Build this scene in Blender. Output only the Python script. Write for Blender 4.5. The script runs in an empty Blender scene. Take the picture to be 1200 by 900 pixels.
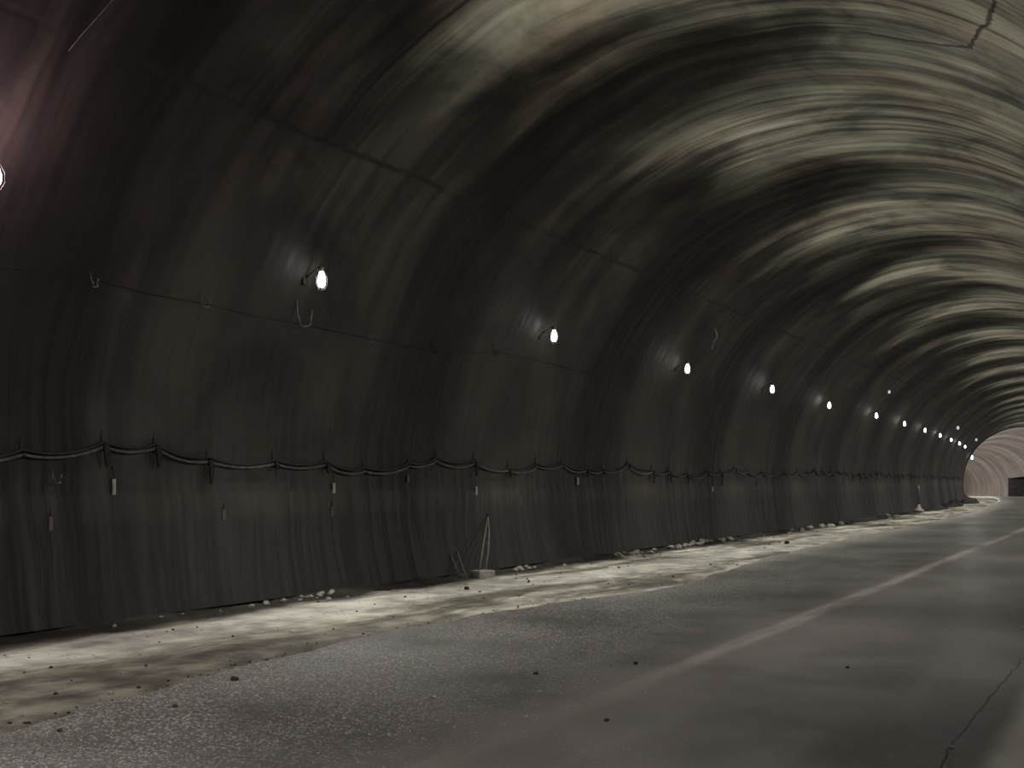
import bpy, bmesh, math, random
from mathutils import Vector, Matrix, noise as mn
random.seed(7)
C = bpy.context.scene.collection
PI = math.pi
R = math.radians

# ------------------------------------------------------------------ tunnel course
CX, CZ, RAD = -4.55, 1.55, 5.6          # axis of the vault, its height and radius
S0, RC = 35.0, 600.0                     # straight to S0, then a left-hand bend of radius RC
EYE = 1.55
LAMP_STEP = 6.75
FAR = 118.0                              # where the wider far section starts

def drop(S):
    return -0.00008*(S-80)**2 if S > 80 else 0.0

def P(S, off, z):
    """distance along the tunnel, offset from its axis, height above the road -> world"""
    z += drop(S)
    if S <= S0:
        return Vector((CX+off, S, z))
    a = (S-S0)/RC
    return Vector((CX-RC+(RC+off)*math.cos(a), S0+(RC+off)*math.sin(a), z))

def heading(S):
    return 0.0 if S <= S0 else (S-S0)/RC

def local(p):
    if p.y <= S0:
        S, off = p.y, p.x-CX
    else:
        dx, dy = p.x-(CX-RC), p.y-S0
        S, off = S0+math.atan2(dy, dx)*RC, math.hypot(dx, dy)-RC
    return S, off, p.z-drop(S)

F = 1250.0
YAW = math.atan(740/F)
cy, sy = math.cos(YAW), math.sin(YAW)

def sight(px, py):
    u, v = (px-600)/F, -(py-564)/F
    return Vector((u*cy-sy, u*sy+cy, v))

def wall_at(px, py, inset=0.0):
    """(S, off, z) of the lining in the direction of a sight line"""
    d = sight(px, py); t = 3.0
    while t < 260:
        S, off, z = local(Vector((0, 0, EYE))+d*t)
        if math.hypot(off, z-CZ) > RAD-inset: break
        t += 0.01 + t*0.0005
    return S, off, z

def floor_at(px, py):
    d = sight(px, py)
    S, off, z = local(Vector((0, 0, EYE))+d*(EYE/-d.z))
    return S, off

# ------------------------------------------------------------------ helpers
def tag(o, label=None, cat=None, group=None, kind=None):
    if label: o['label'] = label
    if cat: o['category'] = cat
    if group: o['group'] = group
    if kind: o['kind'] = kind
    return o

def empty(name, loc, rz=0, label=None, cat=None, group=None):
    o = bpy.data.objects.new(name, None); C.objects.link(o)
    o.location = loc; o.rotation_euler = (0, 0, rz); o.empty_display_size = .1
    return tag(o, label, cat, group)

def obj(name, bm, m, parent=None, smooth=True):
    me = bpy.data.meshes.new(name); bm.normal_update(); bm.to_mesh(me); bm.free()
    if smooth:
        for p in me.polygons: p.use_smooth = True
    me.materials.append(m)
    o = bpy.data.objects.new(name, me); C.objects.link(o)
    if parent: o.parent = parent
    return o

def copy_tree(o):
    r = o.copy(); C.objects.link(r)
    for ch in list(o.children):
        c = ch.copy(); C.objects.link(c); c.parent = r
        for g in ch.children:
            d = g.copy(); C.objects.link(d); d.parent = c
    return r

def tube(bm, pts, r, n=8, cap=True):
    pts = [Vector(p) for p in pts]; rings = []
    up = Vector((0.13, 0.21, 0.97))
    for i, p in enumerate(pts):
        t = (pts[min(i+1, len(pts)-1)]-pts[max(i-1, 0)]).normalized()
        a = t.cross(up)
        if a.length < .1: a = t.cross(Vector((1, 0, 0)))
        a.normalize(); b = t.cross(a)
        rr = r[i] if isinstance(r, (list, tuple)) else r
        rings.append([bm.verts.new(p+(a*math.cos(k*2*PI/n)+b*math.sin(k*2*PI/n))*rr) for k in range(n)])
    for i in range(len(rings)-1):
        for k in range(n):
            bm.faces.new((rings[i][k], rings[i][(k+1) % n], rings[i+1][(k+1) % n], rings[i+1][k]))
    if cap:
        bm.faces.new(rings[0][::-1]); bm.faces.new(rings[-1])

def lathe(bm, prof, n=16, mat=Matrix()):
    rings = []
    for r, z in prof:
        rings.append([bm.verts.new(mat @ Vector((r*math.cos(k*2*PI/n), r*math.sin(k*2*PI/n), z))) for k in range(n)])
    for i in range(len(rings)-1):
        for k in range(n):
            bm.faces.new((rings[i][k], rings[i][(k+1) % n], rings[i+1][(k+1) % n], rings[i+1][k]))
    bm.faces.new(rings[0][::-1]); bm.faces.new(rings[-1])

def box(bm, x0, x1, y0, y1, z0, z1, bev=0.0, mat=Matrix()):
    r = bmesh.ops.create_cube(bm, size=1.0)
    vs = r['verts']
    for v in vs:
        v.co = Vector(((x0+x1)/2+v.co.x*(x1-x0), (y0+y1)/2+v.co.y*(y1-y0), (z0+z1)/2+v.co.z*(z1-z0)))
    if bev > 0:
        es = list({e for v in vs for e in v.link_edges})
        rr = bmesh.ops.bevel(bm, geom=es, offset=bev, segments=2, affect='EDGES', profile=.5)
        vs = list({v for f in rr['faces'] for v in f.verts} | {v for v in vs if v.is_valid})
    for v in vs: v.co = mat @ v.co

# ------------------------------------------------------------------ materials
class NT:
    def __init__(s, name):
        s.m = bpy.data.materials.new(name); s.m.use_nodes = True
        s.t = s.m.node_tree; s.t.nodes.clear()
        s.out = s.t.nodes.new('ShaderNodeOutputMaterial')
        s.b = s.t.nodes.new('ShaderNodeBsdfPrincipled')
        s.t.links.new(s.b.outputs[0], s.out.inputs[0])
    def n(s, typ, **k):
        o = s.t.nodes.new(typ)
        for a, v in k.items(): setattr(o, a, v)
        return o
    def put(s, sock, v):
        if hasattr(v, 'is_output') or isinstance(v, bpy.types.NodeSocket): s.t.links.new(v, sock)
        else: sock.default_value = v
    def math(s, op, a, b=0.0, c=None, clamp=False):
        o = s.n('ShaderNodeMath', operation=op); o.use_clamp = clamp
        s.put(o.inputs[0], a); s.put(o.inputs[1], b)
        if c is not None: s.put(o.inputs[2], c)
        return o.outputs[0]
    def sstep(s, v, a, b, o0=0.0, o1=1.0):
        o = s.n('ShaderNodeMapRange', interpolation_type='SMOOTHSTEP')
        s.put(o.inputs['Value'], v); s.put(o.inputs['From Min'], a); s.put(o.inputs['From Max'], b)
        s.put(o.inputs['To Min'], o0); s.put(o.inputs['To Max'], o1)
        return o.outputs[0]
    def vec(s, x, y, z=0.0):
        o = s.n('ShaderNodeCombineXYZ')
        s.put(o.inputs[0], x); s.put(o.inputs[1], y); s.put(o.inputs[2], z)
        return o.outputs[0]
    def noise(s, vec, scale=1.0, detail=4.0, rough=.55, dist=0.0):
        o = s.n('ShaderNodeTexNoise')
        s.put(o.inputs['Vector'], vec); s.put(o.inputs['Scale'], scale)
        s.put(o.inputs['Detail'], detail); s.put(o.inputs['Roughness'], rough); s.put(o.inputs['Distortion'], dist)
        return o.outputs[0]
    def voro(s, vec, scale, feature='F1', out='Distance'):
        o = s.n('ShaderNodeTexVoronoi', feature=feature)
        s.put(o.inputs['Vector'], vec); s.put(o.inputs['Scale'], scale)
        return o.outputs[out]
    def mix(s, f, a, b, mode='MIX'):
        o = s.n('ShaderNodeMix', data_type='RGBA', blend_type=mode)
        s.put(o.inputs[0], f)
        s.put(o.inputs[6], a if not isinstance(a, tuple) else (*a, 1)[:4])
        s.put(o.inputs[7], b if not isinstance(b, tuple) else (*b, 1)[:4])
        return o.outputs[2]
    def uv(s):
        u = s.n('ShaderNodeUVMap', uv_map='UVMap')
        x = s.n('ShaderNodeSeparateXYZ'); s.t.links.new(u.outputs[0], x.inputs[0])
        return x.outputs[0], x.outputs[1]
    def seg(s, u, v, pts):
        """distance to a polyline in (u, v)"""
        res = None
        for (x0, y0), (x1, y1) in zip(pts, pts[1:]):
            dx, dy = x1-x0, y1-y0; L = dx*dx+dy*dy
            a = s.math('SUBTRACT', u, x0); b = s.math('SUBTRACT', v, y0)
            h = s.math('DIVIDE', s.math('ADD', s.math('MULTIPLY', a, dx), s.math('MULTIPLY', b, dy)), L, clamp=True)
            ex = s.math('SUBTRACT', a, s.math('MULTIPLY', h, dx)); ey = s.math('SUBTRACT', b, s.math('MULTIPLY', h, dy))
            d = s.math('SQRT', s.math('ADD', s.math('MULTIPLY', ex, ex), s.math('MULTIPLY', ey, ey)))
            res = d if res is None else s.math('MINIMUM', res, d)
        return res
    def fin(s, col, rough=.7, bump=None, bstr=.3, bdist=.02, spec=.3, metal=0.0):
        s.put(s.b.inputs['Base Color'], col if not isinstance(col, tuple) else (*col, 1)[:4])
        s.put(s.b.inputs['Roughness'], rough); s.put(s.b.inputs['Specular IOR Level'], spec)
        s.b.inputs['Metallic'].default_value = metal
        if bump is not None:
            o = s.n('ShaderNodeBump'); s.put(o.inputs['Height'], bump)
            o.inputs['Strength'].default_value = bstr; o.inputs['Distance'].default_value = bdist
            s.t.links.new(o.outputs[0], s.b.inputs['Normal'])
        return s.m

def concrete(name, far=False):
    """vault lining: u = metres along the tunnel, v = metres round the arch from the crown"""
    t = NT(name); u, v = t.uv()
    # rings of formwork streaks run round the arch
    wob = t.math('MULTIPLY', t.math('SUBTRACT', t.noise(t.vec(t.math('MULTIPLY', u, .25), t.math('MULTIPLY', v, .35)), 1, 2), .5), .5)
    uu = t.math('ADD', u, wob)
    fine = t.noise(t.vec(t.math('MULTIPLY', uu, 9.0), t.math('MULTIPLY', v, .26), 3.1), 1, 5, .6, .35)
    mid = t.noise(t.vec(t.math('MULTIPLY', uu, 2.4), t.math('MULTIPLY', v, .20), 7.7), 1, 4, .55)
    big = t.noise(t.vec(t.math('MULTIPLY', uu, .75), t.math('MULTIPLY', v, .24), 1.3), 1, 3, .5)
    cloud = t.noise(t.vec(u, v, 9.0), .55, 5, .6, .6)
    grain = t.noise(t.vec(u, v, 4.0), 14, 4, .6)
    k = t.math('ADD', t.math('MULTIPLY', fine, .30), t.math('MULTIPLY', mid, .34))
    k = t.math('ADD', k, t.math('MULTIPLY', big, .22))
    k = t.math('ADD', k, t.math('MULTIPLY', cloud, .14))
    if far:
        k2 = t.noise(t.vec(t.math('ADD', t.math('MULTIPLY', u, .42), t.math('MULTIPLY', v, .1)), t.math('MULTIPLY', v, .12), 3.1), 1, 2, .5)
        k = t.sstep(t.math('ADD', t.math('MULTIPLY', k2, .75), t.math('MULTIPLY', k, .25)), .38, .62)
        col = t.mix(k, (.125, .112, .098), (.235, .21, .182))
        rust = t.sstep(t.noise(t.vec(t.math('MULTIPLY', u, .5), t.math('MULTIPLY', v, .4)), 1, 3), .5, .7)
        low = t.sstep(t.math('ABSOLUTE', v), 5.5, 8.5)
        col = t.mix(t.math('MULTIPLY', t.math('MULTIPLY', rust, low), .8), col, (.30, .19, .115))
        return t.fin(col, .75, fine, .3, .03)
    k = t.sstep(k, .40, .60)
    calm = t.sstep(t.math('ADD', v, t.math('MULTIPLY', big, 2.0)), -2.6, -6.0)
    k = t.math('ADD', t.math('MULTIPLY', k, t.math('SUBTRACT', 1.0, t.math('MULTIPLY', calm, .72))), t.math('MULTIPLY', calm, .28))
    # pale lime over the crown, lamplight painted in, breaking up towards the haunches
    crown = t.math('ADD', v, t.math('MULTIPLY', t.math('SUBTRACT', big, .5), 5.0))
    bloom_lit = t.math('MULTIPLY', t.sstep(crown, -3.2, -1.0), t.sstep(crown, 6.5, 4.0))
    # shade between the lamp pools put into the colour, with seepage at casting joints
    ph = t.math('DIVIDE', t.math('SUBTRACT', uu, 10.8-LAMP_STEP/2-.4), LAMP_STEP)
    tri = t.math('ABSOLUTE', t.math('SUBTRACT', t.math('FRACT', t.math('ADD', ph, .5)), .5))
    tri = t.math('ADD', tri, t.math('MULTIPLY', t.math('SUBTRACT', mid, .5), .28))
    damp_shade = t.math('MAXIMUM', t.sstep(tri, .03, .30), t.sstep(v, -1.6, 2.0, 0.0, .85))
    dark = t.mix(t.math('MULTIPLY', k, t.math('SUBTRACT', 1.0, t.math('MULTIPLY', calm, .25))), (.0105, .0088, .0072), (.060, .0515, .043))
    pale = t.mix(k, (.048, .042, .034), (.37, .36, .275))
    col = t.mix(bloom_lit, dark, pale)
    col = t.mix(t.sstep(cloud, .42, .68), col, t.mix(.55, col, (.26, .25, .19)) if False else col)
    # tints
    rd = t.sstep(t.noise(t.vec(t.math('MULTIPLY', uu, .6), t.math('MULTIPLY', v, .3), 22), 1, 3), .50, .66)
    col = t.mix(t.math('MULTIPLY', rd, .45), col, t.mix(1.0, col, (1.05, .80, .74), 'MULTIPLY'))
    gn = t.sstep(t.noise(t.vec(t.math('MULTIPLY', uu, .5), t.math('MULTIPLY', v, .35), 41), 1, 3), .52, .66)
    col = t.mix(t.math('MULTIPLY', gn, .5), col, t.mix(1.0, col, (.82, .92, .86), 'MULTIPLY'))
    wet_shade = t.math('ADD', .20, t.math('MULTIPLY', damp_shade, .80))
    col = t.mix(1.0, col, t.vec(wet_shade, wet_shade, wet_shade), 'MULTIPLY')
    cl = t.sstep(cloud, .32, .60, .55, 1.2)
    col = t.mix(1.0, col, t.vec(cl, cl, cl), 'MULTIPLY')
    # longitudinal joint, ragged, and a paler kicker under the cables
    jt = t.math('ABSOLUTE', t.math('ADD', v, t.math('ADD', JV, t.math('MULTIPLY', t.math('SUBTRACT', t.noise(t.vec(u, 0.0), .9, 4), .5), .22))))
    jm = t.sstep(jt, .01, .06, .7, 0.0)
    jm = t.math('MULTIPLY', jm, t.sstep(t.noise(t.vec(u, 3.0), 1.1, 3), .30, .5))
    ring = t.math('ABSOLUTE', t.math('SUBTRACT', u, t.math('ADD', RING_S, t.math('MULTIPLY', t.math('SUBTRACT', t.noise(t.vec(0.0, v), .8, 3), .5), .12))))
    rm = t.math('MULTIPLY', t.sstep(ring, .01, .06, .85, 0.0), t.sstep(v, -JV-.2, -JV+.1))
    # the other hair cracks
    cr = t.seg(t.math('ADD', u, t.math('MULTIPLY', t.math('SUBTRACT', t.noise(t.vec(u, v), 2.5, 3), .5), .16)),
               t.math('ADD', v, t.math('MULTIPLY', t.math('SUBTRACT', t.noise(t.vec(u, v, 5.), 2.5, 3), .5), .16)), CRACK)
    cm = t.sstep(cr, .008, .04, .8, 0.0)
    allm = t.math('MAXIMUM', jm, t.math('MAXIMUM', rm, cm))
    col = t.mix(allm, col, (.008, .007, .006))
    # vertical drips, darker towards the foot of the wall
    low = t.sstep(v, -8.6, -9.9)
    dr = t.noise(t.vec(t.math('MULTIPLY', u, 5.0), t.math('MULTIPLY', v, .5), 12), 1, 4)
    gm = t.math('MULTIPLY', low, t.sstep(dr, .35, .6, .6, .9))
    col = t.mix(gm, col, (.012, .011, .009))
    kick = t.math('MULTIPLY', t.math('MULTIPLY', t.sstep(v, -8.90, -8.97), t.sstep(v, -9.35, -9.15)), t.sstep(dr, .3, .6))
    col = t.mix(t.math('MULTIPLY', kick, .08), col, (.13, .12, .10))
    h = t.math('ADD', t.math('MULTIPLY', fine, t.math('SUBTRACT', 1.0, t.math('MULTIPLY', calm, .8))), t.math('MULTIPLY', grain, .3))
    h = t.math('SUBTRACT', h, t.math('MULTIPLY', allm, 1.0))
    return t.fin(col, t.sstep(fine, .35, .65, .55, .8), h, .35, .025, spec=.3)

JV = RAD*R(43.5)                       # arc distance of the longitudinal joint from the crown
def arc_v(off, z): return RAD*math.atan2(off, z-CZ)
_r = wall_at(470, 68); RING_S = sum(wall_at(a, b)[0] for a, b in ((400, 129), (458, 79), (517, 33)))/3
CRACK = []
for px, py in ((1000, 36), (1060, 47), (1112, 53), (1138, 56), (1146, 40), (1158, 26), (1165, 0)):
    S, off, z = wall_at(px, py); CRACK.append((S, arc_v(off, z)))

def asphalt():
    """road: u = metres along, v = offset from the tunnel axis"""
    t = NT('asphalt'); u, v = t.uv()
    p = t.vec(u, v)
    broad = t.noise(p, .45, 4, .6)
    streak = t.noise(t.vec(t.math('MULTIPLY', u, .22), t.math('MULTIPLY', v, 1.7), 2), 1, 4, .6)
    cross = t.noise(t.vec(t.math('MULTIPLY', u, 1.1), t.math('MULTIPLY', v, .25), 6), 1, 4, .6)
    grit = t.noise(p, 60, 2, .7)
    col = t.mix(t.sstep(broad, .3, .7), (.088, .080, .074), (.150, .138, .129))
    col = t.mix(t.math('MULTIPLY', t.sstep(streak, .5, .72), .45), col, (.17, .16, .145))
    col = t.mix(t.math('MULTIPLY', t.sstep(cross, .55, .75), .35), col, (.18, .17, .15))
    # worn line along the middle of the lanes
    ln = t.math('ABSOLUTE', t.math('SUBTRACT', v, t.math('ADD', LINE, t.math('MULTIPLY', t.math('SUBTRACT', t.noise(t.vec(u, 0.0), .5, 2), .5), .16))))
    wear = t.sstep(t.noise(t.vec(t.math('MULTIPLY', u, .35), t.math('MULTIPLY', v, 3.0), 5), 1, 4, .7), .33, .62, .12, .9)
    lm = t.math('MULTIPLY', t.sstep(ln, .03, .17), 1.0)
    lm = t.math('MULTIPLY', t.math('SUBTRACT', 1.0, lm), wear)
    lm = t.math('MULTIPLY', lm, t.sstep(u, 6.0, 13.0, .15, 1.0))
    col = t.mix(t.math('MULTIPLY', lm, .95), col, (.42, .39, .34))
    hz = t.math('MULTIPLY', t.sstep(t.math('SUBTRACT', v, LINE), -.1, 1.6, 1.0, 0.0), t.sstep(t.math('SUBTRACT', v, LINE), -.5, 0.0))
    col = t.mix(t.math('MULTIPLY', hz, .22), col, (.25, .23, .205))
    # pale dust lying on the verge side, paler ground by the near right edge
    vn = t.math('ADD', v, t.math('MULTIPLY', t.math('SUBTRACT', t.noise(p, .7, 5, .6), .5), 1.6))
    dust = t.sstep(vn, -1.2, -2.3)
    far = t.sstep(u, 11.0, 15.0)
    col = t.mix(t.math('MULTIPLY', t.math('MULTIPLY', dust, far), .8), col, (.34, .33, .29))
    vr = t.math('ADD', t.math('SUBTRACT', v, 3.78), t.math('MULTIPLY', t.math('SUBTRACT', t.noise(p, 1.6, 3, .6), .5), .12))
    rd = t.sstep(vr, -.05, .16)
    col = t.mix(t.math('MULTIPLY', rd, .9), col, (.60, .565, .53))
    # loose bright aggregate near the verge
    vg = t.voro(p, 46, out='Color'); sp = t.n('ShaderNodeSeparateColor'); t.put(sp.inputs[0], vg)
    vd = t.voro(p, 46)
    gm = t.sstep(t.math('ADD', v, t.math('MULTIPLY', broad, 1.6)), 2.4, -.2)
    gm = t.math('MULTIPLY', gm, t.sstep(t.noise(p, .9, 3), .28, .55, .25, 1.0))
    chip = t.math('MULTIPLY', t.sstep(sp.outputs[0], .38, .72), t.sstep(vd, .6, .25))
    col = t.mix(t.math('MULTIPLY', t.math('MULTIPLY', gm, chip), .9), col, (.50, .49, .44))
    pit = t.math('MULTIPLY', t.sstep(sp.outputs[1], .7, .8), gm)
    col = t.mix(t.math('MULTIPLY', pit, .5), col, (.03, .03, .028))
    col = t.mix(t.math('MULTIPLY', t.sstep(grit, .35, .65), .35), col, t.mix(1.0, col, (.55, .55, .55), 'MULTIPLY'))
    # crack beside the right-hand edge
    wn = t.math('MULTIPLY', t.math('SUBTRACT', t.noise(t.vec(u, v), 3.0, 4), .5), .09)
    cr = t.seg(u, t.math('ADD', v, wn), FCRACK)
    cm = t.sstep(cr, .002, .009, .8, 0.0)
    col = t.mix(cm, col, (.01, .01, .009))
    h = t.math('ADD', t.math('MULTIPLY', grit, .35), t.math('MULTIPLY', t.math('SUBTRACT', 1.0, vd), t.math('ADD', .25, t.math('MULTIPLY', gm, 1.2))))
    h = t.math('SUBTRACT', h, cm)
    return t.fin(col, t.sstep(broad, .3, .7, .42, .62), h, .5, .012, spec=.45)

FCRACK = [(lambda s: (s[0], s[1]))(floor_at(a, b)) for a, b in ((1098, 915), (1104, 892), (1114, 876), (1140, 843), (1165, 812), (1200, 771), (1260, 690))]
LINE = 1.22

def dustmat():
    t = NT('pale_dust'); u, v = t.uv(); p = t.vec(u, v)
    warp = t.math('MULTIPLY', t.math('SUBTRACT', t.noise(p, .5, 3), .5), 1.2)
    lay = t.noise(t.vec(t.math('MULTIPLY', u, .28), t.math('MULTIPLY', t.math('ADD', v, warp), 1.5), 3), 1, 5, .62)
    cl = t.noise(p, 1.8, 5, .65)
    g = t.noise(p, 40, 3, .7)
    col = t.mix(t.sstep(lay, .40, .60), (.15, .135, .108), (.52, .50, .42))
    core = t.math('ABSOLUTE', t.math('ADD', t.math('ADD', v, t.math('MULTIPLY', warp, .6)), t.math('ADD', 3.75, t.sstep(u, 12.0, 20.0, .35, -.6))))
    cen = t.math('MULTIPLY', t.sstep(core, .75, .25), t.sstep(u, 40.0, 22.0))
    col = t.mix(t.math('MULTIPLY', cen, .7), col, (.56, .55, .49))
    # browner, trodden strip beside the road edge
    trod = t.math('MULTIPLY', t.sstep(t.math('ADD', v, warp), -3.5, -2.7), t.sstep(u, 13.0, 7.5))
    col = t.mix(t.math('MULTIPLY', trod, .9), col, t.mix(t.sstep(cl, .35, .7), (.085, .075, .062), (.16, .145, .12)))
    # dark moist soil against the wall
    foot = t.sstep(t.math('ADD', v, t.math('MULTIPLY', t.math('SUBTRACT', t.noise(p, .8, 4), .5), .9)), -4.55, -4.95)
    col = t.mix(t.math('MULTIPLY', foot, .95), col, (.022, .019, .015))
    c = t.sstep(cl, .32, .66, .55, 1.15)
    col = t.mix(1.0, col, t.vec(c, c, c), 'MULTIPLY')
    col = t.mix(t.math('MULTIPLY', t.sstep(g, .58, .7), .5), col, (.09, .085, .07))
    vd = t.voro(p, 16); vc = t.voro(p, 16, out='Color'); sp = t.n('ShaderNodeSeparateColor'); t.put(sp.inputs[0], vc)
    pm = t.math('MULTIPLY', t.sstep(sp.outputs[0], .86, .9), t.sstep(vd, .28, .18))
    col = t.mix(pm, col, (.05, .045, .04))
    h = t.math('ADD', t.math('MULTIPLY', cl, .7), t.math('ADD', t.math('MULTIPLY', g, .2), pm))
    return t.fin(col, .9, h, .5, .03, spec=.15)

def plain(name, a, b, scale=8, rough=.6, metal=0.0, bump=.2, spec=.3):
    t = NT(name); tc = t.n('ShaderNodeTexCoord')
    n = t.noise(tc.outputs['Object'], scale, 4, .6)
    return t.fin(t.mix(t.sstep(n, .3, .7), a, b), rough, n, bump, .01, spec, metal)

def glow(name, col, strength):
    m = bpy.data.materials.new(name); m.use_nodes = True
    b = m.node_tree.nodes['Principled BSDF']
    b.inputs['Base Color'].default_value = (.8, .8, .8, 1)
    b.inputs['Emission Color'].default_value = (*col, 1); b.inputs['Emission Strength'].default_value = strength
    return m

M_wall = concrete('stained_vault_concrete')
M_far = concrete('far_section_concrete', True)
M_road = asphalt(); M_dust = dustmat()
M_cable = plain('black_cable_rubber', (.010, .010, .009), (.020, .019, .017), 12, .6)
M_cable2 = plain('dusty_grey_cable', (.045, .042, .037), (.085, .08, .07), 12, .8)
M_iron = plain('dark_iron', (.010, .009, .008), (.03, .025, .02), 20, .6, .4)
M_strap = plain('black_strap', (.006, .006, .005), (.012, .011, .01), 10, .8)
M_tagm = plain('pale_plastic', (.16, .155, .14), (.30, .29, .26), 14, .6)
M_zinc = plain('dull_zinc', (.12, .12, .11), (.24, .24, .22), 14, .45, .6)
M_block = plain('concrete_block_grey', (.20, .19, .165), (.34, .33, .29), 14, .9, 0, .6)
M_rope = plain('dusty_rope', (.08, .078, .066), (.16, .152, .13), 30, .9)
M_stone = plain('pale_stone', (.16, .15, .12), (.34, .325, .27), 6, .9, 0, .6)
M_dstone = plain('dark_stone', (.018, .016, .014), (.05, .045, .038), 6, .9, 0, .6)
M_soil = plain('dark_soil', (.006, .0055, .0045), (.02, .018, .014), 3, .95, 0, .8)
M_bulb = glow('lit_bulb_glass', (1.0, .98, .94), 18)
M_bulb_pink = glow('pink_lit_bulb_glass', (1.0, .72, .80), 14)
M_bulb_dim = glow('dim_bulb_glass', (.85, .9, 1.0), .55)
M_dark = plain('dark_recess', (.055, .056, .060), (.10, .095, .092), 2, .8)

# ------------------------------------------------------------------ setting
def sheet(name, us, vs, f, m, thick=0.0, label=None):
    bm = bmesh.new(); uvl = bm.loops.layers.uv.new('UVMap'); g = []
    for a in us: g.append([(bm.verts.new(f(a, b)), (a, b)) for b in vs])
    for i in range(len(us)-1):
        for j in range(len(vs)-1):
            q = (g[i][j], g[i+1][j], g[i+1][j+1], g[i][j+1])
            fc = bm.faces.new([x[0] for x in q])
            for l, x in zip(fc.loops, q): l[uvl].uv = x[1]
    o = obj(name, bm, m); tag(o, label, None, None, 'structure')
    if thick:
        s = o.modifiers.new('thickness', 'SOLIDIFY'); s.thickness = abs(thick); s.offset = -1 if thick > 0 else 1
        s.use_even_offset = False; s.use_rim = False
    return o

def frange(a, b, d):
    n = max(1, round((b-a)/d)); return [a+(b-a)*i/n for i in range(n+1)]

A0 = R(106.2)
def shell(rad):
    def f(S, v):
        a = v/RAD
        r = rad + .012*(mn.noise(Vector((S*.9, a*.8, 2.2))))
        if rad == RAD and a < -R(91.5): r -= .03      # kicker upstand
        if rad == RAD and S <= S0+20:
            r += .006*mn.noise(Vector((S*3.1, a*.5, 8)))
        off, z = r*math.sin(a), CZ+r*math.cos(a)
        return P(S, off, z)
    return f
SN = frange(-24, 60, .3)+frange(60, FAR, 1.0)[1:]
vl = [RAD*x for x in frange(-A0, -R(92), R(3))]+[RAD*x for x in frange(-R(91), -R(43.5), R(2.2))]
vc = [RAD*x for x in frange(-R(43.5), R(43.5), R(2.2))]
vr = [RAD*x for x in frange(R(43.5), A0, R(2.5))]
# outer thickness is away from the tunnel
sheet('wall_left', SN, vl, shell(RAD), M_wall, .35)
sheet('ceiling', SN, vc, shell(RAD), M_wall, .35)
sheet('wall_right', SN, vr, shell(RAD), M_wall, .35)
FR = 5.95
SF = frange(FAR, 262, 1.5)
DA, DB = 168.0, 189.0                     # the dark opening in the far right-hand wall
sheet('wall_far_left', SF, [RAD*x for x in frange(-R(105.3), -R(43.5), R(4))], shell(FR), M_far, .35)
sheet('ceiling', SF, [RAD*x for x in frange(-R(43.5), R(43.5), R(4))], shell(FR), M_far, .35)
def far_wall(S, v):
    return shell(FR)(S, v)
hi = [RAD*x for x in frange(R(43.5), R(76), R(4))]
lo = [RAD*x for x in frange(R(76), R(105.3), R(4))]
sheet('wall_far_right', SF, hi, far_wall, M_far, .35)
sheet('wall_far_right', frange(FAR, DA, 1.5), lo, far_wall, M_far, .35)
sheet('wall_far_right', frange(DB, 262, 1.5), lo, far_wall, M_far, .35)
# headwall ring closing the step between the two sections
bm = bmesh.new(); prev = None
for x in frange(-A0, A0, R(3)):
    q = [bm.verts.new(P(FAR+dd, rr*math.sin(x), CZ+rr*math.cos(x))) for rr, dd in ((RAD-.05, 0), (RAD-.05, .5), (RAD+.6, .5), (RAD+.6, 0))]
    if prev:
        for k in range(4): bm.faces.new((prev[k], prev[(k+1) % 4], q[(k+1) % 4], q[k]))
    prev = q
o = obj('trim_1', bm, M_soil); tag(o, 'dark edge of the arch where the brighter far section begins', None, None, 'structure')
# the recess in the far wall: back, sides and lintel
bm = bmesh.new()
def qd(*p): bm.faces.new([bm.verts.new(P(*a)) for a in p])
zt = CZ+FR*math.cos(R(76)); ot = FR*math.sin(R(76))
qd((DA, 8.2, -.1), (DB, 8.2, -.1), (DB, 8.2, zt+.1), (DA, 8.2, zt+.1))
qd((DA, 5.6, -.1), (DA, 8.2, -.1), (DA, 8.2, zt+.1), (DA, 5.6, zt+.1))
qd((DB, 5.6, -.1), (DB, 5.6, zt+.1), (DB, 8.2, zt+.1), (DB, 8.2, -.1))
qd((DA, ot, zt), (DA, 8.2, zt), (DB, 8.2, zt), (DB, ot, zt))
qd((DA, 5.4, 0), (DB, 5.4, 0), (DB, 8.2, 0), (DA, 8.2, 0))
o = obj('door_1', bm, M_dark, None, False); tag(o, 'dark side opening in the far right-hand wall', None, None, 'structure')

def edge_off(S):
    """where the asphalt stops beside the dusty verge"""
    pts = [(-24, -1.6), (3, -1.45), (4.5, -1.6), (6.5, -2.0), (9, -2.2), (12, -1.95), (15, -1.4), (18, -1.7), (22, -2.1), (30, -2.4), (60, -2.5), (262, -2.6)]
    for (a, x), (b, y) in zip(pts, pts[1:]):
        if a <= S <= b:
            k = (S-a)/(b-a); base = x+(y-x)*k; break
    return base+.18*mn.noise(Vector((S*.9, 1, 0)))+.07*mn.noise(Vector((S*4.0, 5, 0)))+.03*mn.noise(Vector((S*14.0, 9, 0)))

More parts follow.
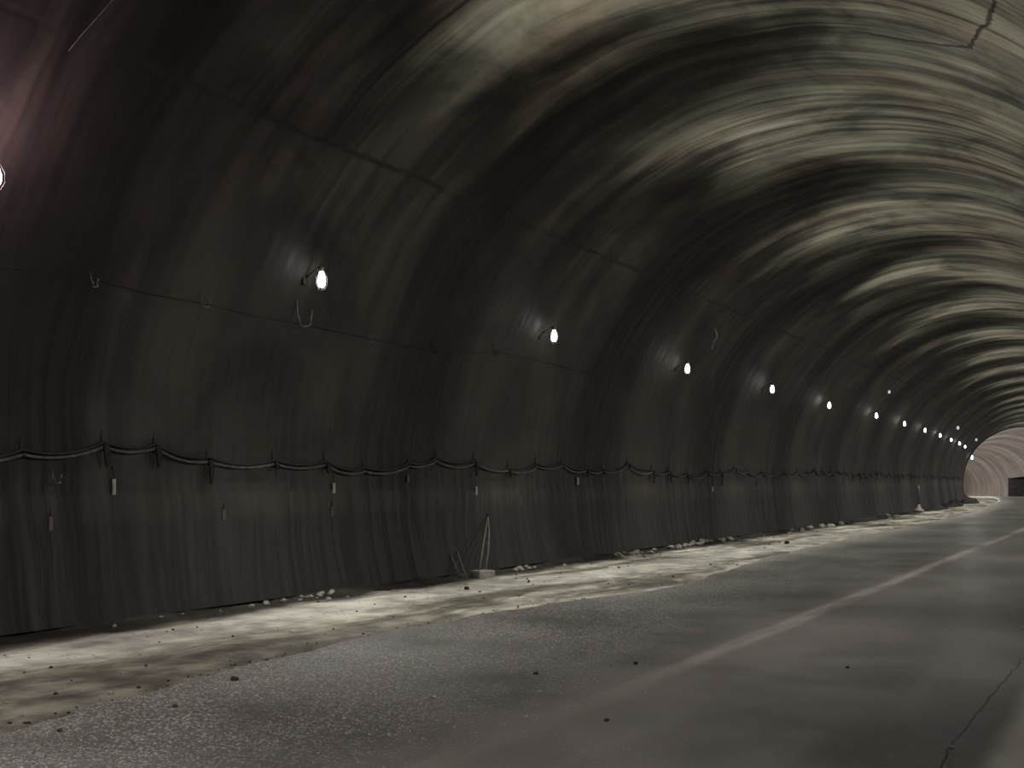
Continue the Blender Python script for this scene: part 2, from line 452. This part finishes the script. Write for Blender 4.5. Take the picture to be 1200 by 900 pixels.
bm = bmesh.new(); uvl = bm.loops.layers.uv.new('UVMap'); g = []
for S in frange(-24, 30, .12)+frange(30, 262, 1.0)[1:]:
    e = edge_off(S); row = []
    cols = [e-.10, e-.02, e+.05]+frange(e+.3, 5.42, .45)
    for j, off in enumerate(cols):
        z = (-.07, -.02, 0.0)[j] if j < 3 else 0.0
        z += .006*mn.noise(Vector((S*.5, off*.8, 0)))
        row.append((bm.verts.new(P(S, off, z)), (S, off)))
    g.append(row)
n = min(len(r) for r in g)
for a, b in zip(g, g[1:]):
    for j in range(min(len(a), len(b))-1):
        q = (a[j], a[j+1], b[j+1], b[j])
        fc = bm.faces.new([x[0] for x in q])
        for l, x in zip(fc.loops, q): l[uvl].uv = x[1]
o = obj('floor', bm, M_road); tag(o, None, None, None, 'structure')

def ground(S, off):
    """height of the dusty verge"""
    d = off+5.35
    h = -.045+.008*mn.noise(Vector((S*.7, off*1.1, 3)))+.005*mn.noise(Vector((S*3, off*4, 1)))
    bank = max(0, 1-d/.75)
    h += bank*bank*(.01+.06*max(0, mn.noise(Vector((S*.55, .3, 6)))+.25))
    h += bank*.03*mn.noise(Vector((S*4, off*6, 9)))
    if off > -2.6: h -= .01*(off+2.6)
    return h
sheet('verge', frange(-24, 34, .14)+frange(34, 130, .5)[1:]+frange(130, 262, 3)[1:], frange(-5.5, -1.1, .11),
      lambda S, v: P(S, v, ground(S, v)), M_dust, 0, 'pale dusty verge between the left wall and the asphalt')

# ------------------------------------------------------------------ lamps
ORD = ['first', 'second', 'third', 'fourth', 'fifth', 'sixth', 'seventh', 'eighth', 'ninth', 'tenth', 'eleventh', 'twelfth',
       'thirteenth', 'fourteenth', 'fifteenth', 'sixteenth', 'seventeenth', 'eighteenth', 'nineteenth', 'twentieth']
TENS = ['', '', 'twenty', 'thirty', 'forty', 'fifty', 'sixty', 'seventy']
def ordinal(i):
    if i < 20: return ORD[i]
    n = i+1
    return (TENS[n//10]+'-'+ORD[n % 10-1]) if n % 10 else TENS[n//10][:-1]+'ieth'

def wall_frame(S, off, z):
    """orientation with +X pointing away from the left wall into the tunnel, +Y along it"""
    return P(S, off, z), heading(S)

def make_lamp(name, label, bulb):
    t = empty(name, (0, 0, 0), 0, label, 'lamp', 'lamps along the left wall')
    bm = bmesh.new(); box(bm, -.10, -.075, -.05, .05, -.04, .13, .006)
    tube(bm, [(-.08, 0, .05), (0, 0, .09), (.08, 0, .13), (.17, 0, .165)], .011, 8)
    obj('bracket', bm, M_iron, t)
    bm = bmesh.new(); lathe(bm, [(.022, .10), (.034, .105), (.036, .15), (.026, .175), (.012, .18)], 14, Matrix.Translation((.19, 0, 0)))
    obj('socket', bm, M_zinc, t)
    bm = bmesh.new()
    lathe(bm, [(.010, -.105), (.030, -.095), (.045, -.072), (.052, -.038), (.051, 0), (.042, .042), (.030, .082), (.024, .108)], 18, Matrix.Translation((.19, 0, 0)))
    obj('bulb', bm, bulb, t)
    bm = bmesh.new()
    for k in range(6):
        a = k*PI/3
        tube(bm, [(.19+.034*math.cos(a), .034*math.sin(a), .11), (.19+.074*math.cos(a), .074*math.sin(a), .03),
                  (.19+.076*math.cos(a), .076*math.sin(a), -.06), (.19+.04*math.cos(a), .04*math.sin(a), -.13), (.19, 0, -.145)], .0025, 5)
    obj('guard', bm, M_zinc, t)
    return t

lampdata = []
proto = make_lamp('tunnel_lamp', '', M_bulb)
pink = make_lamp('tunnel_lamp', '', M_bulb_pink)
px_lamps = [(373, 328), (646, 394), (803, 432), (903, 456), (970, 475), (1019, 487.7), (1054, 497.5), (1078, 506.5),
            (1093, 512.5), (1108, 517.6), (1119, 522), (1126, 526)]
names = ['largest and nearest bare white lamp on the left wall, cable loop hanging below it',
         'second bare white lamp from the left, on the wall above the concrete block',
         'third white lamp from the left, below the two dangling bright cable ends',
         'fourth white lamp from the left in the receding wall row',
         'fifth white lamp from the left in the receding wall row',
         'sixth white lamp from the left, with no star of rays and a cable below it',
         'seventh white lamp from the left, last one with visible rays',
         'eighth white lamp from the left in the receding wall row',
         'ninth white lamp from the left in the receding wall row',
         'tenth white lamp from the left, dimmer than its neighbours',
         'eleventh white lamp from the left, far down the wall',
         'twelfth white lamp from the left, far down the wall near the arch']
for i in range(12):
    S = 10.8+LAMP_STEP*i
    # height as the row shows it, following the wall
    S_, off_, z_ = wall_at(px_lamps[i][0], px_lamps[i][1], .22) if i < 5 else (S, -4.80, 4.2)
    S = S_ if i < 5 else S
    z = z_ if i < 5 else 4.2-.01*max(0, i-5)*1.5
    wo = -math.sqrt(RAD**2-(z-CZ)**2)
    lampdata.append((S, wo+.11, z, names[i], i))
for q, (S, off, z, lab, i) in enumerate(lampdata):
    o = proto if q == 0 else copy_tree(proto)
    p, h = wall_frame(S, off, z); o.location = p; o.rotation_euler = (0, 0, h); o['label'] = lab
S, off, z = wall_at(-9, 206, .22)
p, h = wall_frame(S, -math.sqrt(RAD**2-(z-CZ)**2)+.11, z)
pink.location = p; pink['label'] = 'lamp with pink glow added for lens flare, cut by the left edge of the picture'
PINK = (S, off, z)
o = copy_tree(proto); p, h = wall_frame(105, -math.sqrt(RAD**2-(3.75-CZ)**2)+.13, 3.75)
o.location = p; o.rotation_euler = (0, 0, h); o.scale = (1.4, 1.4, 1.7)
o['label'] = 'farthest lamp of the row, at the rim where the bright far section begins'
# small unlit lamps hanging higher up, beyond the row
hi_px = [((1042, 459), 'small dim lamp hanging high, above the fifth and sixth lit lamps'),
         ((1122.5, 501), 'small dim lamp high on the vault, above the far end of the lit row'),
         ((1144, 515), 'faint tiny lamp at the rim of the far arch, upper of two'),
         ((1149, 509), 'faint tiny lamp higher up the rim of the far arch')]
for k, ((a, b), lab) in enumerate(hi_px[:3]):
    t = empty('dim_lamp', (0, 0, 0), 0, lab, 'lamp', 'unlit lamps hanging above the row')
    S, off, z = wall_at(a, b, .3)
    ang = math.atan2(off, z-CZ)
    bm = bmesh.new(); tube(bm, [(-.02, 0, .30), (0, 0, .14)], .01, 6); obj('cord', bm, M_iron, t)
    bm = bmesh.new(); lathe(bm, [(.02, .10), (.05, .085), (.055, .12), (.03, .15)], 12); obj('socket', bm, M_zinc, t)
    bm = bmesh.new(); lathe(bm, [(.015, -.13), (.06, -.11), (.085, -.04), (.075, .03), (.04, .09)], 14); obj('bulb', bm, M_bulb_dim, t)
    t.location = P(S, off, z); t.rotation_euler = (0, 0, heading(S))
    sc = .6 if k == 0 else 1.0; t.scale = (sc, sc, sc)

def spot(loc, d, e, size, blend, col, sx=1.0, rad=.03):
    l = bpy.data.lights.new('lamp_light', 'SPOT'); l.energy = e; l.spot_size = R(size); l.spot_blend = blend
    l.color = col; l.shadow_soft_size = rad
    o = bpy.data.objects.new('lamp_light', l); C.objects.link(o)
    o.location = loc
    d = Vector(d).normalized()
    z = -d; y = Vector((0, 0, 1)); y = (y-z*y.dot(z)).normalized(); x = y.cross(z)
    o.matrix_world = Matrix.Translation(loc) @ Matrix((x, y, z)).transposed().to_4x4() @ Matrix.Diagonal((sx, 1, 1, 1))
    return o
WARM = (1.0, .97, .90)
def light_set(S, off, z, e_up, e_dn, col=WARM):
    h = heading(S)
    def dirv(x, y, zz): return (x*math.cos(h)-y*math.sin(h), x*math.sin(h)+y*math.cos(h), zz)
    p = P(S, off+.29, z)
    # upper lobe of the flood lamp, across to the crown; lower lobe, down the wall and verge
    spot(p, dirv(math.cos(R(6)), -.06, math.sin(R(6))), e_up, 90, .62, col, .72)
    spot(P(S, off+.29, z-.05), dirv(math.cos(R(-72)), -.05, math.sin(R(-72))), e_dn, 92, .8, col, 1.1)
UP, DN = 960, 620
for (S, off, z, lab, i) in lampdata: light_set(S, off, z, UP, DN)
for S in (4.05, -2.7, -9.45): light_set(S, -4.84, 4.2, UP*.7, DN)  # added unseen lights for fill, carrying the row on out of frame
for S in (91.8, 98.5, 112): light_set(S, -4.84, 4.2, UP, DN)
l = bpy.data.lights.new('pink_flare_light', 'POINT'); l.energy = 45; l.color = (1, .60, .68); l.shadow_soft_size = .08  # pink light added on the wall, standing in for lens flare
o = bpy.data.objects.new('pink_flare_light', l); C.objects.link(o); o.location = P(PINK[0], PINK[1]+.50, PINK[2])
back = []
for k in range(-2, 17):  # added unseen lamps, filling light onto the road and left wall
    S = 4.0+6.75*k; z = 4.3
    h = heading(S); wo = math.sqrt(RAD**2-(z-CZ)**2)
    o = copy_tree(proto); o.location = P(S, wo-.11, z); o.rotation_euler = (0, 0, h+PI)
    o['label'] = 'added fill lamp on the right-hand wall beside the camera, unseen outside the picture'; o['group'] = 'added fill lamps along the right wall'
    ex, ey = -math.cos(R(-30)), 0
    spot(P(S, wo-.42, z), (ex*math.cos(h), ex*math.sin(h), math.sin(R(-30))), 760, 134, .95, (1, .965, .925), 1.0, .03)
for S in (130, 145, 160, 175, 190, 205, 220, 240):  # added unseen lights, without fixtures, brightening the far section
    l = bpy.data.lights.new('far_section_light', 'POINT'); l.energy = 1700; l.color = (1, .95, .90); l.shadow_soft_size = .2
    o = bpy.data.objects.new('far_section_light', l); C.objects.link(o); o.location = P(S, -4.6, 4.4)

# ------------------------------------------------------------------ cables on the lower wall
def wall_off(z, gap=0.0): return -math.sqrt(RAD**2-(z-CZ)**2)+gap
hang_px = [(27, 528, 8), (122, 519, 34), (183, 521, 30), (245, 537, 34), (322, 540, 12), (382, 541, 16), (428, 549, 4), (480, 543, 3),
           (512, 537, 3), (557, 540, 16), (597, 549, 10), (630, 544, 4), (660, 543, 3), (688, 549, 7), (707, 550, 5), (737, 543, 4),
           (765, 551, 14), (785, 552, 12), (805, 555, 10), (830, 552, 4), (845, 553, 14), (862, 548, 4)]
hang = []
for a, b, tail in hang_px:
    S, off, z = wall_at(a, b, .06); hang.append((S, z, tail*S*1.15/F))
pre = []
S = hang[0][0]-.95
while S > 1.5: pre.append((S, 1.84+random.uniform(-.04, .04), .1)); S -= .95
hang = pre[::-1]+hang
NP = len(pre)
S = hang[-1][0]+1.1
while S < 100:
    hang.append((S, 1.88+random.uniform(-.09, .08), random.choice((.05, .05, .12, .28)))); S += random.uniform(.95, 1.5)
def cable(name, r, dz, gap, m, sagk, label):
    bm = bmesh.new(); pts = []
    for i, ((a, za, _), (b, zb, _)) in enumerate(zip(hang, hang[1:])):
        rnd = random.Random(i*3+int(dz*1000)); sag = sagk*(b-a)*rnd.uniform(.6, 1.2)
        n = 8 if a < 40 else 4
        for k in range(n):
            q = k/n; z = za+(zb-za)*q-4*sag*q*(1-q)+dz
            pts.append(P(a+(b-a)*q, wall_off(z, gap), z))
    tube(bm, pts, r, 7); o = obj(name, bm, m); return tag(o, label, 'cable', 'cables slung along the left wall')
cable('power_cable', .015, .012, .055, M_cable, .085, 'black upper cable sagging between hooks along the left wall')
cable('power_cable', .017, -.045, .06, M_cable2, .075, 'dusty grey lower cable sagging beneath the black one')
# hooks
def make_hook(tail):
    t = empty('cable_hook', (0, 0, 0), 0, '', 'hook', 'cable hooks on the left wall')
    bm = bmesh.new()
    tube(bm, [(-.05, 0, .09), (.0, 0, .10), (.012, 0, .06), (.012, 0, -.03), (.03, 0, -.075), (.06, 0, -.08), (.085, 0, -.05), (.085, 0, -.02)], .008, 7)
    tube(bm, [(.012, 0, .06), (.014, 0, .15)], [.007, .004], 6)
    obj('hook', bm, M_iron, t)
    if tail > .08:
        bm = bmesh.new(); L = tail
        prof = [(.0, .055), (.3, .075), (.7, .06), (1.0, .025)]
        vs = []
        for q, w in prof:
            z = -.02-L*q; x = .085+.01*math.sin(q*5)
            vs.append([bm.verts.new((x+dx, y+.03*q, z)) for dx, y in ((-.012, -w/2), (.012, -w/2), (.012, w/2), (-.012, w/2))])
        for a, b in zip(vs, vs[1:]):
            for k in range(4): bm.faces.new((a[k], a[(k+1) % 4], b[(k+1) % 4], b[k]))
        bm.faces.new(vs[0][::-1]); bm.faces.new(vs[-1])
        obj('strap', bm, M_strap, t, False)
    return t
protos = {}
for i, (S, z, tail) in enumerate(hang):
    if i < NP-1 or S > 62: continue
    key = 0 if tail < .08 else round(tail*20)/20
    if key in protos: t = copy_tree(protos[key])
    else: t = protos[key] = make_hook(key)
    t.location = P(S, wall_off(z, 0), z); t.rotation_euler = (0, 0, heading(S))
    k = i-NP
    t['label'] = ('iron cable hook at the left picture edge of the sagging cables' if k < 0 else
        '%s cable hook from the left, holding the sagging cables%s' % (ordinal(k), ' with a black strap tail' if key else ''))

# ------------------------------------------------------------------ thin wire and small loops under the lamps
wpx = [(-30, 308), (50, 318), (107, 326), (180, 345), (240, 356), (300, 370), (345, 378), (432, 396), (470, 405), (508, 411), (545, 415), (580, 412), (640, 425), (700, 440)]
bm = bmesh.new(); pts = []
for i, (a, b) in enumerate(wpx):
    S, off, z = wall_at(a, b, .03); pts.append(P(S, off, z))
tube(bm, pts, .0035, 6); tag(obj('thin_wire', bm, M_cable), 'thin dark wire strung along the wall just below the lamps', 'wire')
def loop_at(px, py, w, h, m, label, name='wire_loop', r=.006, open_=True):
    """small hanging loop: a hook shape open at the top"""
    S, off, z = wall_at(px, py, .07); sc = S*1.1/F
    bm = bmesh.new(); pts = []
    for k in range(13):
        a = PI*(1.0+k/12)
        pts.append((.02+.02*math.sin(k), math.cos(a)*w*sc*.5, math.sin(a)*h*sc*.35-h*sc*.1))
    pts = [(-.03, -w*sc*.35, h*sc*.5)]+pts+[(.02, w*sc*.52, h*sc*.12)]
    tube(bm, pts, r, 6)
    o = obj(name, bm, m); o.location = P(S, off, z); o.rotation_euler = (0, 0, heading(S))
    return tag(o, label, 'loop', 'wire loops on the left wall')
loop_at(110, 328, 12, 26, M_zinc, 'pale wire loop on the wall, leftmost one on the thin wire')
loop_at(240, 352, 16, 22, M_zinc, 'wire loop on the wall, halfway between the pink lamp and the nearest white lamp')
loop_at(356, 366, 30, 44, M_zinc, 'large wire loop hanging directly below the nearest white lamp', r=.009)
loop_at(434, 394, 9, 16, M_zinc, 'small wire loop just right of and below the nearest white lamp')
loop_at(508, 408, 9, 16, M_iron, 'small dark loop on the thin wire midway between the two nearest white lamps')
loop_at(580, 410, 9, 16, M_iron, 'small dark loop on the thin wire left of the second white lamp')
loop_at(66, 558, 15, 26, M_zinc, 'faint wire loop on the wall below the slung cables, near the left edge')
# dangling cable ends above the third lamp
S, off, z = wall_at(838, 394, .16)
bm = bmesh.new(); tube(bm, [(-.06, 0, .20), (.0, 0, .16), (.02, .06, .05), (.02, .04, -.05)], .02, 8); tube(bm, [(.02, .04, -.05), (.02, -.12, -.12), (.02, -.22, -.24), (.02, -.26, -.34)], .014, 8)
o = obj('dangling_cable', bm, M_tagm); o.location = P(S, off, z); tag(o, 'short bright cable end dangling from the vault above the third white lamp', 'cable')

# ------------------------------------------------------------------ small pale fixings on the lower wall
def fixing(px, y0, y1, w, label, m=M_tagm):
    S, off, z0 = wall_at(px, y1, .03); _, _, z1 = wall_at(px, y0, .03)
    t = empty('wall_tag', P(S, off, z0), heading(S), label, 'tag', 'pale tags hanging on the lower wall')
    L = z1-z0; ww = w*S*1.15/F
    bm = bmesh.new(); box(bm, -.008, .012, -ww/2, ww/2, 0, L*.55, .004); obj('plate', bm, m, t)
    bm = bmesh.new(); tube(bm, [(.002, 0, L*.55), (.0, ww*.15, L*.75), (-.03, 0, L)], .005, 6); obj('cord', bm, M_iron, t)
    return t
fixing(133.5, 546, 580, 6, 'brightest pale tag on the lower wall, below the second hook from the left')
fixing(59, 592, 622, 7, 'dull reddish tag low on the wall near the left edge', plain('dull_red_plastic', (.07, .05, .045), (.11, .08, .07), 12))
fixing(262, 586, 610, 7, 'faint grey tag low on the wall below the fourth cable hook', M_cable2)
fixing(391, 556, 578, 5, 'pale tapered tag just below the cables, under the nearest lamp')
fixing(389, 584, 606, 5, 'faint lower tag directly beneath the pale tapered tag', M_cable2)
fixing(478, 551, 565, 4, 'faint grey tag below the cables left of the concrete block', M_cable2)
fixing(558, 562, 580, 4, 'small pale tag below the cables, above the concrete block')
fixing(610, 572, 592, 4, 'faint upright tag on the wall right of the concrete block', M_cable2)
fixing(677, 553, 568, 4, 'small pale tag below the cables between second and third lamp')
fixing(835, 566, 576, 4, 'small dim tag below the cables right of the third lamp')
fixing(888, 561, 572, 3, 'tiny dim tag below the cables left of the fourth lamp', M_cable2)
# pale thin line on the vault, top left
pts = []
for a, b in ((80, 60), (98, 38), (116, 18), (137, -6)):
    S, off, z = wall_at(a, b, .02); pts.append(P(S, off, z))
bm = bmesh.new(); tube(bm, pts, .003, 5); tag(obj('hanging_wire', bm, M_tagm), 'pale thin wire running up the vault at the top left', 'wire')

# ------------------------------------------------------------------ block, sling and rods on the verge
def on_floor(px, py):
    S, off = floor_at(px, py); return S, off
# the block
S, off = on_floor(565, 674); off = max(off, -5.12)
gz = ground(S, off)
bm = bmesh.new(); box(bm, -.13, .13, -.17, .17, -.02, .13, .018)
for v in bm.verts: v.co += Vector((mn.noise(v.co*9), mn.noise(v.co*9+Vector((5, 0, 0))), mn.noise(v.co*9+Vector((0, 7, 0)))))*.012
o = obj('concrete_block', bm, M_block); o.location = P(S, off, gz+.0); o.rotation_euler = (0, 0, R(-18)); tag(o, 'pale concrete block on the dusty verge at the wall foot', 'block')
BL = (S, off, gz)
# two rope strands hanging from one wall anchor down to the block
Sx, ox, zx = wall_at(572, 604, .04)
t = empty('rope_sling', P(Sx, ox, zx), 0, 'pale rope sling hanging from a wall anchor down to the concrete block', 'rope')
for lx, ly, sgn in ((565, 663, -1), (579, 663, 1)):
    a = Vector((0, 0, 0))
    b = P(BL[0]+(-.05 if sgn < 0 else .14), BL[1]-.03, BL[2]+.12)-P(Sx, ox, zx)
    bm = bmesh.new(); tube(bm, [a, a.lerp(b, .33)+Vector((.02, sgn*.035, 0)), a.lerp(b, .7)+Vector((.02, sgn*.03, 0)), b], [.008, .012, .016, .018], 8)
    obj('rope', bm, M_rope, t)
bm = bmesh.new(); lathe(bm, [(.02, -.03), (.03, -.02), (.03, .02), (.02, .03)], 10); obj('anchor', bm, M_iron, t)
# leaning rods
for (tx, ty), (bx, by), lab in (((528, 650), (540, 674), 'leaning pale rod left of the concrete block, the left one of two'),
                                ((536, 646), (547, 675), 'leaning pale rod beside the concrete block, the right one of two')):
    S1, o1 = on_floor(bx, by); o1 = max(o1, -5.2); S2, o2, z2 = wall_at(tx, ty, .05)
    bm = bmesh.new(); tube(bm, [P(S1, o1, ground(S1, o1)), P((S1+S2)/2, (o1+o2)/2-.01, (z2+ground(S1, o1))/2), P(S2, o2, z2)], .012, 8)
    tag(obj('leaning_rod', bm, M_rope), lab, 'rod', 'rods leaning on the left wall')
# far post
S, off = 58.5, -5.0
t = empty('marker_post', P(S, off, ground(S, off)), heading(S), 'thin pale post on a white foot beside the left wall, far off', 'post')
bm = bmesh.new(); lathe(bm, [(.26, 0), (.24, .12), (.12, .16), (.08, .30), (.05, .38)], 14); obj('foot', bm, M_block, t)
bm = bmesh.new(); tube(bm, [(0, 0, .34), (.01, 0, 1.0), (-.02, 0, 1.35)], .028, 8); obj('pole', bm, M_rope, t)

# ------------------------------------------------------------------ stones
def stone_mesh(seed, m):
    bm = bmesh.new(); bmesh.ops.create_icosphere(bm, subdivisions=2, radius=1)
    r = random.Random(seed); sx, sy_, sz = r.uniform(.8, 1.2), r.uniform(.7, 1.0), r.uniform(.5, .75)
    for v in bm.verts:
        n = mn.noise(v.co*1.3+Vector((seed*3.7, 0, 0)))
        c = Vector((round(v.co.x*2)/2, round(v.co.y*2)/2, round(v.co.z*2)/2)).lerp(v.co, .55)
        v.co = Vector((c.x*sx, c.y*sy_, c.z*sz))*(1+.45*n)
    me = bpy.data.meshes.new('stone'); bm.to_mesh(me); bm.free(); me.materials.append(m)
    return me
pale = [stone_mesh(i, M_stone) for i in range(5)]; darks = [stone_mesh(20+i, M_dstone) for i in range(4)]
def stone(S, off, r, meshes, label, group, name='stone'):
    o = bpy.data.objects.new(name, random.choice(meshes)); C.objects.link(o)
    gz = ground(S, off) if off < edge_off(S)-.08 else 0.0
    o.location = P(S, off, gz+r*.32); o.scale = (r, r, r); o.rotation_euler = (random.uniform(-.3, .3), random.uniform(-.3, .3), random.uniform(0, 6.3))
    return tag(o, label, 'stone', group)
# clusters of pale rubble along the foot of the wall
clusters = [((205, 716), 4, .035, 'pale stone in the rubble at the wall foot near the left edge'),
            ((335, 690), 9, .05, 'pale stone in the rubble heap at the wall foot below the nearest lamp'),
            ((360, 686), 6, .05, 'pale stone in the rubble heap at the wall foot below the nearest lamp'),
            ((660, 658), 9, .06, 'pale stone in the rubble at the wall foot right of the concrete block'),
            ((682, 652), 9, .08, 'pale stone in the rubble at the wall foot right of the concrete block'),
            ((720, 650), 7, .07, 'pale stone in the rubble at the wall foot below the third lamp'),
            ((795, 640), 7, .09, 'pale stone in the rubble at the wall foot under the third lamp'),
            ((826, 633), 8, .11, 'pale stone in the larger rubble heap just right of the third lamp'),
            ((905, 626), 6, .10, 'pale stone in the rubble at the wall foot below the fourth lamp'),
            ((982, 617), 8, .14, 'pale stone in the heap at the wall foot below the fifth lamp'),
            ((1050, 608), 8, .14, 'pale stone in the far rubble below the seventh lamp')]
placed = []
HEAPS = [(75, -4.75, .6, 4.0), (65.5, -4.85, .5, 4.2), (86, -4.5, .85, 5.5), (13.3, -5.05, .25, 1.6), (18.8, -5.12, .28, 1.5), (30.5, -5.05, .3, 2.2), (45, -5.0, .35, 4.0)]
for (a, b), n, r, lab in clusters:
    S, off = floor_at(a, b); off = max(min(off, -4.9), -5.15)
    for k in range(n):
        for tr in range(60):
            rr = r*random.uniform(.4, 1.1); d = .3+S*.015
            o2 = max(-5.2, min(-4.5, off+random.gauss(0, .16))); s2 = S+random.gauss(0, d*1.6)
            if all(math.hypot(s2-a_, o2-b_) > 1.25*(rr+c_) for a_, b_, c_ in placed) and \
               all(((s2-a_)/(d_+rr))**2+((o2-b_)/(c_+rr))**2 > 1.3 for a_, b_, c_, d_ in HEAPS): break
        else: continue
        placed.append((s2, o2, rr))
        stone(s2, o2, rr, pale, lab, 'rubble: '+lab[9:])
# dark loose stones on the verge and on the road
for k in range(110):
    S = 4+random.random()**1.4*26; off = random.uniform(-5.0, edge_off(S)-.12)
    r = random.uniform(.004, .014)*(1+S*.03)
    stone(S, off, r, darks, 'small dark stone lying loose in the middle of the pale dusty verge', 'small dark stones on the verge', 'pebble')
for k in range(60):
    S = 4.0+random.random()*9; r = random.uniform(.005, .016)
    stone(S, edge_off(S)-.12-abs(random.gauss(0, .10))-r, r, darks, 'dark crumb broken off along the ragged asphalt edge at lower left', 'dark crumbs along the asphalt edge', 'pebble')
for (a, b), r, lab in (((547, 687), .05, 'dark lump on the verge just below the concrete block'),
                       ((745, 778), .022, 'black pebble on the road in the middle foreground'),
                       ((628, 790), .02, 'dark pebble on the road left of the black one'),
                       ((711, 845), .018, 'small brown pebble on the road near the bottom centre'),
                       ((993, 783), .018, 'dark pebble on the road right of the worn line'),
                       ((275, 797), .03, 'black stone on the crumbling asphalt edge'),
                       ((70, 857), .022, 'dark stone on the asphalt edge at the lower left'),
                       ((205, 829), .022, 'dark stone on the gravelly asphalt at the lower left'),
                       ((922, 635), .08, 'dark lump on the dusty edge below the fourth lamp')):
    S, off = floor_at(a, b); stone(S, off, r, darks, lab, None)
for (a, b), r, lab in (((1115, 877), .022, 'small white stone beside the crack at the lower right'),
                       ((1197, 737), .03, 'small white stone at the right picture edge'),
                       ((509, 818), .02, 'small white stone on the gravelly asphalt'),
                       ((130, 806), .03, 'pale stone lying on the brown trodden verge')):
    S, off = floor_at(a, b); stone(S, off, r, pale, lab, None)
# heap of dark rubble at the end of the left wall
def heap(S, off, a, b, h, label, seed, m=M_soil):
    bm = bmesh.new(); N, K = 9, 22; rings = []
    for i in range(N):
        q = i/(N-1); ring = []
        for k in range(K):
            an = k*2*PI/K; rr = q*(1+.25*mn.noise(Vector((math.cos(an)*1.4, math.sin(an)*1.4, seed))))
            x, y = rr*a*math.cos(an), rr*b*math.sin(an)
            z = h*(1-q**2.2)*(.75+.7*mn.noise(Vector((x*2.6, y*.9, seed)))+.3*mn.noise(Vector((x*6, y*3, seed))))-.04*q
            ring.append(bm.verts.new((x, y, z)))
        rings.append(ring)
    for i in range(1, N):
        for k in range(K):
            bm.faces.new((rings[i-1][k], rings[i-1][(k+1) % K], rings[i][(k+1) % K], rings[i][k]))
    bmesh.ops.remove_doubles(bm, verts=bm.verts, dist=.0005)
    o = obj('rubble_heap', bm, m); o.location = P(S, off, ground(S, off)); o.rotation_euler = (0, 0, heading(S))
    return tag(o, label, 'rubble heap', 'heaps against the left wall')
heap(75, -4.75, .6, 4.0, .42, 'dark rubble heap against the left wall, just before the far arch', 3)
heap(65.5, -4.85, .5, 4.2, .25, 'dark rubble heap on the verge right of the thin post', 5)
heap(86, -4.5, .85, 5.5, .5, 'farthest dark rubble heap at the end of the left wall', 8)
heap(13.3, -5.05, .25, 1.6, .10, 'low dark soil heap at the wall foot left of the leaning rods', 11)
heap(18.8, -5.12, .28, 1.5, .16, 'low dark soil heap at the wall foot right of the concrete block', 13)
heap(30.5, -5.05, .3, 2.2, .13, 'dark soil heap at the wall foot right of the third lamp', 15)
heap(45, -5.0, .35, 4.0, .18, 'dark soil heap at the wall foot below the sixth lamp', 17)
# loose grit scattered over the asphalt next to the verge
bm = bmesh.new()
for k in range(11000):
    S = 3.0+random.random()**1.25*12; off = edge_off(S)+abs(random.gauss(0, 1.5))
    if off > 3.4: continue
    r = random.uniform(.0018, .0048)
    c = P(S, off, r*.4); a = random.uniform(0, 6.3)
    vs = [bm.verts.new(c+Vector((math.cos(a+q*2.1)*r*random.uniform(.8, 1.4), math.sin(a+q*2.1)*r*random.uniform(.8, 1.4), -r*.4))) for q in range(3)]
    tp = bm.verts.new(c+Vector((0, 0, r*random.uniform(.6, 1.1))))
    for q in range(3): bm.faces.new((vs[q], vs[(q+1) % 3], tp))
M_grit = plain('pale_grit', (.30, .29, .25), (.60, .58, .52), 25, .5, 0, 0, .6)
tag(obj('loose_grit', bm, M_grit, None, False), 'pale sparkling grit scattered over the asphalt beside the verge', 'grit', None, 'stuff')

# ------------------------------------------------------------------ world, camera, view
w = bpy.data.worlds.new('tunnel_air'); bpy.context.scene.world = w; w.use_nodes = True
w.node_tree.nodes['Background'].inputs[0].default_value = (.8, .85, .9, 1)
w.node_tree.nodes['Background'].inputs[1].default_value = .05
cam = bpy.data.cameras.new('camera'); co = bpy.data.objects.new('camera', cam); C.objects.link(co)
co.location = (0, 0, EYE); co.rotation_euler = (R(90), 0, YAW)
cam.sensor_fit = 'HORIZONTAL'; cam.sensor_width = 36; cam.lens = F*36/1200; cam.shift_y = 114/1200
cam.clip_start = .05; cam.clip_end = 600
bpy.context.scene.camera = co
vs = bpy.context.scene.view_settings
vs.view_transform = 'Standard'; vs.look = 'None'; vs.gamma = 1.0; vs.use_curve_mapping = False; vs.exposure = -0.12
